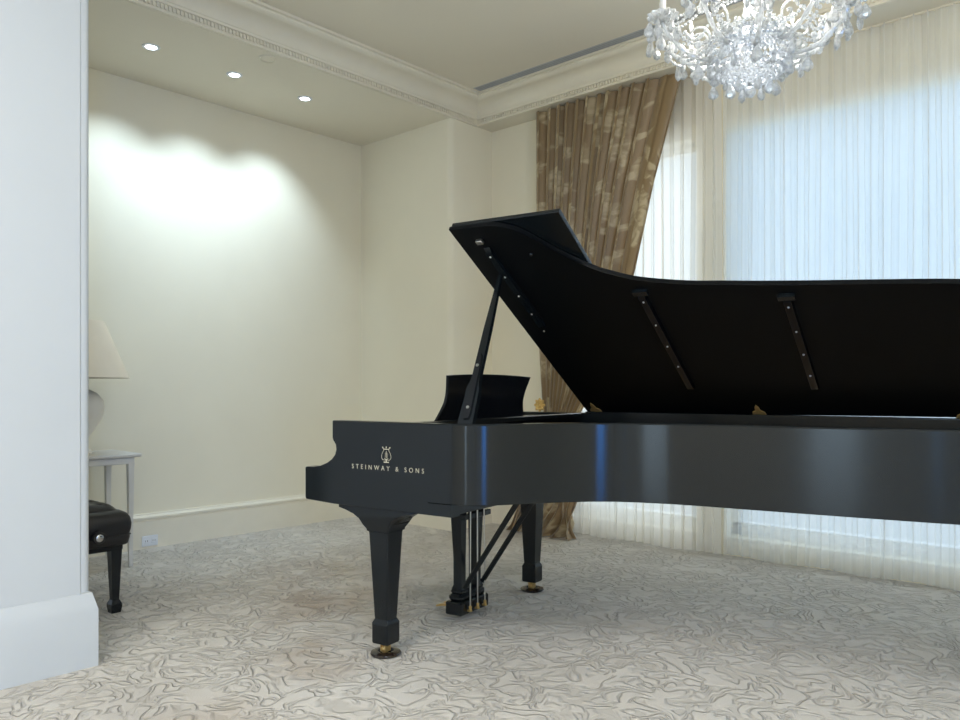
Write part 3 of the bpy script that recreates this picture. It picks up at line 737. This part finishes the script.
for sx in (-1, 1):
    for sy in (-1, 1):
        lg = MB(); rg = []
        for hw, z in ((.022, .0), (.023, .004), (.0275, .030), (.0275, .045), (.0175, .066), (.017, .07), (.027, .32), (.027, .35)):
            rg.append([(sx * (BL - .058) - hw, sy * (BD - .057) - hw, z), (sx * (BL - .058) + hw, sy * (BD - .057) - hw, z), (sx * (BL - .058) + hw, sy * (BD - .057) + hw, z), (sx * (BL - .058) - hw, sy * (BD - .057) + hw, z)])
        lg.loft(rg).build('leg', M['ebony'], bench, ang=12)
for sx in (1, -1):
    T = Matrix.Translation((sx * (BL + .006), 0, .405)) @ Matrix.Rotation(sx * PI / 2, 4, 'Y')
    k_o = MB().lathe([(.001, 0), (.024, 0), (.025, .012), (.030, .020), (.031, .034), (.027, .040), (.001, .040)], 28, T).build('knob', M['leather'], bench)
    MB().lathe([(.001, .040), (.017, .040), (.018, .043), (.013, .046), (.001, .046)], 24, T).build('knob_cap', M['chrome'], k_o)

# ------------------------------------------------------------ pale table and lamp by the wall
TX, TY = -5.20, 1.905
tb = thing('console_table', 'pale small console table against the left wall behind the bench', 'table', (TX, TY, 0))
MB().box(-.22, .22, -.36, .36, .700, .722, bev=.006).build('tabletop', M['table'], tb)
MB().box(-.19, .19, -.325, .325, .655, .700, bev=.004).build('apron', M['table'], tb)
for sx in (-1, 1):
    for sy in (-1, 1):
        rg = [[(sx * .17 - h, sy * .305 - h, z), (sx * .17 + h, sy * .305 - h, z), (sx * .17 + h, sy * .305 + h, z), (sx * .17 - h, sy * .305 + h, z)] for h, z in ((.010, 0), (.012, .1), (.017, .62), (.02, .66))]
        MB().loft(rg).build('leg', M['table'], tb)
lp = thing('table_lamp', 'pale urn table lamp with cream cone shade on the console table', 'lamp', (TX, TY + .05, .722))
MB().lathe([(.001, 0), (.085, 0), (.088, .012), (.078, .02), (.07, .03), (.04, .045), (.035, .06), (.05, .09), (.10, .16), (.142, .235), (.152, .29), (.145, .34), (.11, .385), (.055, .41), (.032, .425), (.034, .445), (.001, .45)], 48).build('urn_base', M['urn'], lp)
MB().lathe([(.008, .44), (.008, .83), (.014, .84), (.001, .86)], 12).build('stem', M['gold'], lp)
MB().lathe([(.298, .480), (.152, .84), (.149, .84), (.295, .480)], 56).build('lamp_shade', M['shade'], lp, ang=60)

# ------------------------------------------------------------ chandelier
CX, CY = -1.385, 3.21
ch = thing('chandelier', 'crystal chandelier with beaded basket and hanging drops, cut off by the top of the frame', 'chandelier', (CX, CY, 0))
MB().lathe([(.001, 3.50), (.075, 3.50), (.08, 3.485), (.05, 3.45), (.012, 3.43), (.012, 3.1), (.03, 3.08), (.045, 3.05), (.03, 3.02), (.018, 2.98), (.02, 2.93), (.05, 2.90), (.06, 2.86), (.03, 2.82), (.022, 2.75), (.03, 2.70), (.05, 2.68), (.055, 2.66), (.001, 2.655)], 24).build('stem', M['crystal'], ch, ang=25)
MB().lathe([(.001, 2.655), (.10, 2.655), (.125, 2.64), (.13, 2.625), (.12, 2.61), (.001, 2.60)], 32).build('receiver_plate', M['silver'], ch)
# bead basket
bk = MB()
for r_i in range(11):
    q = r_i / 10; a = PI / 2 * q; rad = .168 * cos(a) ** .8 if q < 1 else .004; zz = 2.575 - .150 * sin(a)
    nb = max(3, int(2 * PI * rad / .0175))
    for k in range(nb): t_ = 2 * PI * (k + .5 * (r_i % 2)) / nb; bk.ball((rad * cos(t_), rad * sin(t_), zz), .0088, 6, 4)
for k in range(28):
    t_ = 2 * PI * k / 28
    for j in range(5): bk.ball(((.168 - .009 * j) * cos(t_), (.168 - .009 * j) * sin(t_), 2.585 + j * .016), .0075, 6, 4)
bk.build('bead_basket', M['crystal'], ch, ang=10)
fb_ = MB().ball((0, 0, 2.385), .024, 12, 8); fb_.tube([(0, 0, 2.40), (0, 0, 2.43)], .004, 6); fb_.ball((0, 0, 2.42), .011, 8, 5)
fb_.build('finial_ball', M['crystal'], ch, ang=10)
def pend_mesh(L=.075, w=.015):
    mb = MB(); rg = []
    for q, r_ in ((0, .10), (.18, .45), (.45, .85), (.70, 1.), (.86, .75), (1., .06)):
        rg.append([(w * r_ * cos(2 * PI * k / 6), w * r_ * .6 * sin(2 * PI * k / 6), -.026 - L * q) for k in range(6)])
    mb.loft(rg); mb.ball((0, 0, -.014), .0075, 6, 4); mb.tube([(0, 0, 0), (0, 0, -.028)], .0012, 4)
    return mb.mesh('pendant', M['crystal'], 5)
pm, pm2 = pend_mesh(.085, .018), pend_mesh(.064, .022)
def put(me, name, parent, loc, rz=0):
    o = bpy.data.objects.new(name, me); C.objects.link(o); o.parent = parent; o.location = loc; o.rotation_euler = (0, 0, rz); return o
for k in range(12):
    t_ = 2 * PI * k / 12; put(pm2, 'pendant', ch, (.15 * cos(t_), .15 * sin(t_), 2.535), t_ + .5)
for k in range(6):
    t_ = 2 * PI * (k + .3) / 6; put(pm2, 'pendant', ch, (.075 * cos(t_), .075 * sin(t_), 2.455), t_)
NA = 10
ap = [(.05, 0, 2.63), (.10, 0, 2.565), (.17, 0, 2.535), (.24, 0, 2.545), (.30, 0, 2.59), (.345, 0, 2.645), (.36, 0, 2.68)]
armm = MB(); sp_ = smooth_path(ap, 5)
armm.tube(sp_, [.0095 + .002 * sin(k * 1.4) for k in range(len(sp_))], 8)
# small scroll over the arm
scr = [(.20 + .05 * (1 - k / 22) * cos(k * .42), 0, 2.625 + .05 * (1 - k / 22) * sin(k * .42)) for k in range(22)]
armm.tube(scr, .005, 6)
arm_me = armm.mesh('arm', M['crystal'], 25)
bb = MB(); rg = []
for r_, z in ((.002, -.012), (.02, -.010), (.045, .0), (.058, .014), (.060, .020), (.055, .018), (.042, .006), (.018, -.003), (.002, -.004)):
    rg.append([(r_ * (1 + (.07 if r_ > .03 else 0) * cos(12 * a)) * cos(a), r_ * (1 + (.07 if r_ > .03 else 0) * cos(12 * a)) * sin(a), z) for a in [2 * PI * k / 48 for k in range(48)]])
bob_me = bb.loft(rg).mesh('bobeche', M['crystal'], 20)
cd = MB().lathe([(.001, 0), (.016, 0), (.020, .012), (.013, .022), (.011, .026), (.011, .11), (.001, .112)], 16); cd.lathe([(.001, .112), (.009, .125), (.011, .14), (.006, .165), (.001, .175)], 12)
cd_me = cd.mesh('candle', mat('frosted_candle', (.85, .84, .80), .5), 35)
bcm = MB()
for k in range(15):
    q = -1 + 2 * k / 14; bcm.ball((0, q * .108, -.055 * (1 - q * q)), .0062 if k % 2 else .0085, 6, 4)
bc_me = bcm.mesh('bead_chain', M['crystal'], 10)
bcu = MB()
for k in range(22):
    q = k / 21; bcu.ball((.30 * q + .03, 0, .30 * (1 - q) ** 2 + 0), .0075, 6, 4)
bcu_me = bcu.mesh('bead_chain', M['crystal'], 10)
b2 = MB()
for k in range(17):
    q = k / 16; b2.ball((.165 + .20 * q, 0, 2.60 + .08 * q - .075 * sin(PI * q)), .0075 if k % 2 else .0095, 6, 4)
bc2_me = b2.mesh('bead_chain', M['crystal'], 10)
b3 = MB()
for k in range(13):
    q = -1 + k / 6; b3.ball((0, q * .08, -.06 * (1 - q * q)), .008, 6, 4)
b3.ball((0, 0, -.085), .014, 8, 5); bc3_me = b3.mesh('bead_chain', M['crystal'], 10)
for k in range(NA):
    t_ = 2 * PI * (k + .35) / NA; dz = .03 * (k % 2)
    A_ = put(arm_me, 'arm', ch, (0, 0, dz - .02), t_)
    put(bob_me, 'bobeche', A_, (.36, 0, 2.69)); tag(put(cd_me, 'candle', A_, (.36, 0, 2.695)), 'white candle tube with bulb')
    for j in range(7):
        b_ = 2 * PI * j / 7; put(pm if j % 2 else pm2, 'pendant', A_, (.36 + .056 * cos(b_), .056 * sin(b_), 2.700), b_ + k)
    put(pm2, 'pendant', A_, (.215, 0, 2.535), k); 
    t2 = 2 * PI * (k + .85) / NA; rr_ = .345
    put(bc_me, 'bead_chain', ch, (rr_ * cos(t2), rr_ * sin(t2), 2.665), t2)
    put(bcu_me, 'bead_chain', ch, (0, 0, 2.685 + dz), t_)
    put(bc2_me, 'bead_chain', ch, (0, 0, 0), t_ + .12); put(bc3_me, 'bead_chain', ch, (.26 * cos(t2), .26 * sin(t2), 2.62), t2)

ch.scale = (1.05, 1.05, 1.)
# ------------------------------------------------------------ light
wd = bpy.data.worlds.new('sky'); sc.world = wd; wd.use_nodes = True; nt = wd.node_tree; nt.nodes.clear()
bg = nt.nodes.new('ShaderNodeBackground'); wo = nt.nodes.new('ShaderNodeOutputWorld'); nt.links.new(bg.outputs[0], wo.inputs[0])
bg.inputs['Color'].default_value = (.66, .81, 1., 1); bg.inputs['Strength'].default_value = 1.05
def area(name, loc, to, sx, sy, e, col):
    L = bpy.data.lights.new(name, 'AREA'); L.shape = 'RECTANGLE'; L.size = sx; L.size_y = sy; L.energy = e; L.color = col
    o = bpy.data.objects.new(name, L); C.objects.link(o); o.location = loc; o.rotation_euler = (Vector(to) - Vector(loc)).to_track_quat('-Z', 'Y').to_euler(); return o
area('daylight_wide_window', (-.1, YW + .75, 1.8), (-.1, 0, 1.0), 4.4, 3.0, 27, (.72, .84, 1.))
area('daylight_narrow_window', (-3.15, YW + .75, 1.8), (-3.15, 0, 1.0), 1.2, 3.0, 20, (.95, .97, 1.))
for a, b in RW: area('daylight_right_window', (RX + .35, (a + b) / 2, 1.45), (0, (a + b) / 2, 1.45), b - a, 2.8, 90, (.045, .30, 1.))
area('daylight_rear_window', (.05, RY - .4, 1.4), (.05, 0, 1.4), .8, 2.5, 30, (.70, .85, 1.))
area('daylight_rear_slit', (1.625, RY - .4, 1.4), (1.625, 0, 1.4), .25, 2.5, 12, (.2, .5, 1.))
def disk(loc, e, col, size=1.1):  # unseen fill disks added under the ceiling to brighten the room
    L = bpy.data.lights.new('ceiling_fill', 'AREA'); L.shape = 'DISK'; L.size = size; L.energy = e; L.color = col
    o = bpy.data.objects.new('ceiling_fill', L); C.objects.link(o); o.location = loc
for lx, ly, e in ((-1.4, -1.6, 52), (.9, 1.2, 38), (1.4, -1.4, 60), (-1.6, -.2, 26)): disk((lx, ly, ZC - .03), e, (1., .96, .90) if lx < 0 else (.86, .94, 1.))
L = bpy.data.lights.new('chandelier_bulbs', 'POINT'); L.energy = 28; L.color = (1., .95, .86); L.shadow_soft_size = .12
L2 = bpy.data.lights.new('basket_fill', 'POINT'); L2.energy = 1.3; L2.color = (.95, .97, 1.); L2.shadow_soft_size = .05  # fill light added inside the basket to brighten its beads
o = bpy.data.objects.new('basket_fill', L2); C.objects.link(o); o.location = (CX, CY, 2.52)
o = bpy.data.objects.new('chandelier_bulbs', L); C.objects.link(o); o.location = (CX, CY, 2.86)

# ------------------------------------------------------------ camera
cam = bpy.data.cameras.new('camera'); co = bpy.data.objects.new('camera', cam); C.objects.link(co); sc.camera = co
co.location = (0, 0, h_); co.rotation_euler = (PI / 2, 0, AX)
cam.sensor_width = 36; cam.lens = f_ / 960 * 36; cam.shift_y = (yh_ - 360) / 960; cam.clip_start = .05; cam.clip_end = 100
vs = sc.view_settings; sc.display_settings.display_device = 'sRGB'; vs.view_transform = 'Standard'; vs.look = 'None'; vs.exposure = .42; vs.gamma = 1.; vs.use_curve_mapping = False
cy = sc.cycles; cy.use_denoising = True; cy.max_bounces = 10; cy.diffuse_bounces = 5; cy.transparent_max_bounces = 16; cy.transmission_bounces = 8; cy.glossy_bounces = 4; cy.sample_clamp_indirect = 6.; cy.caustics_reflective = False; cy.caustics_refractive = False
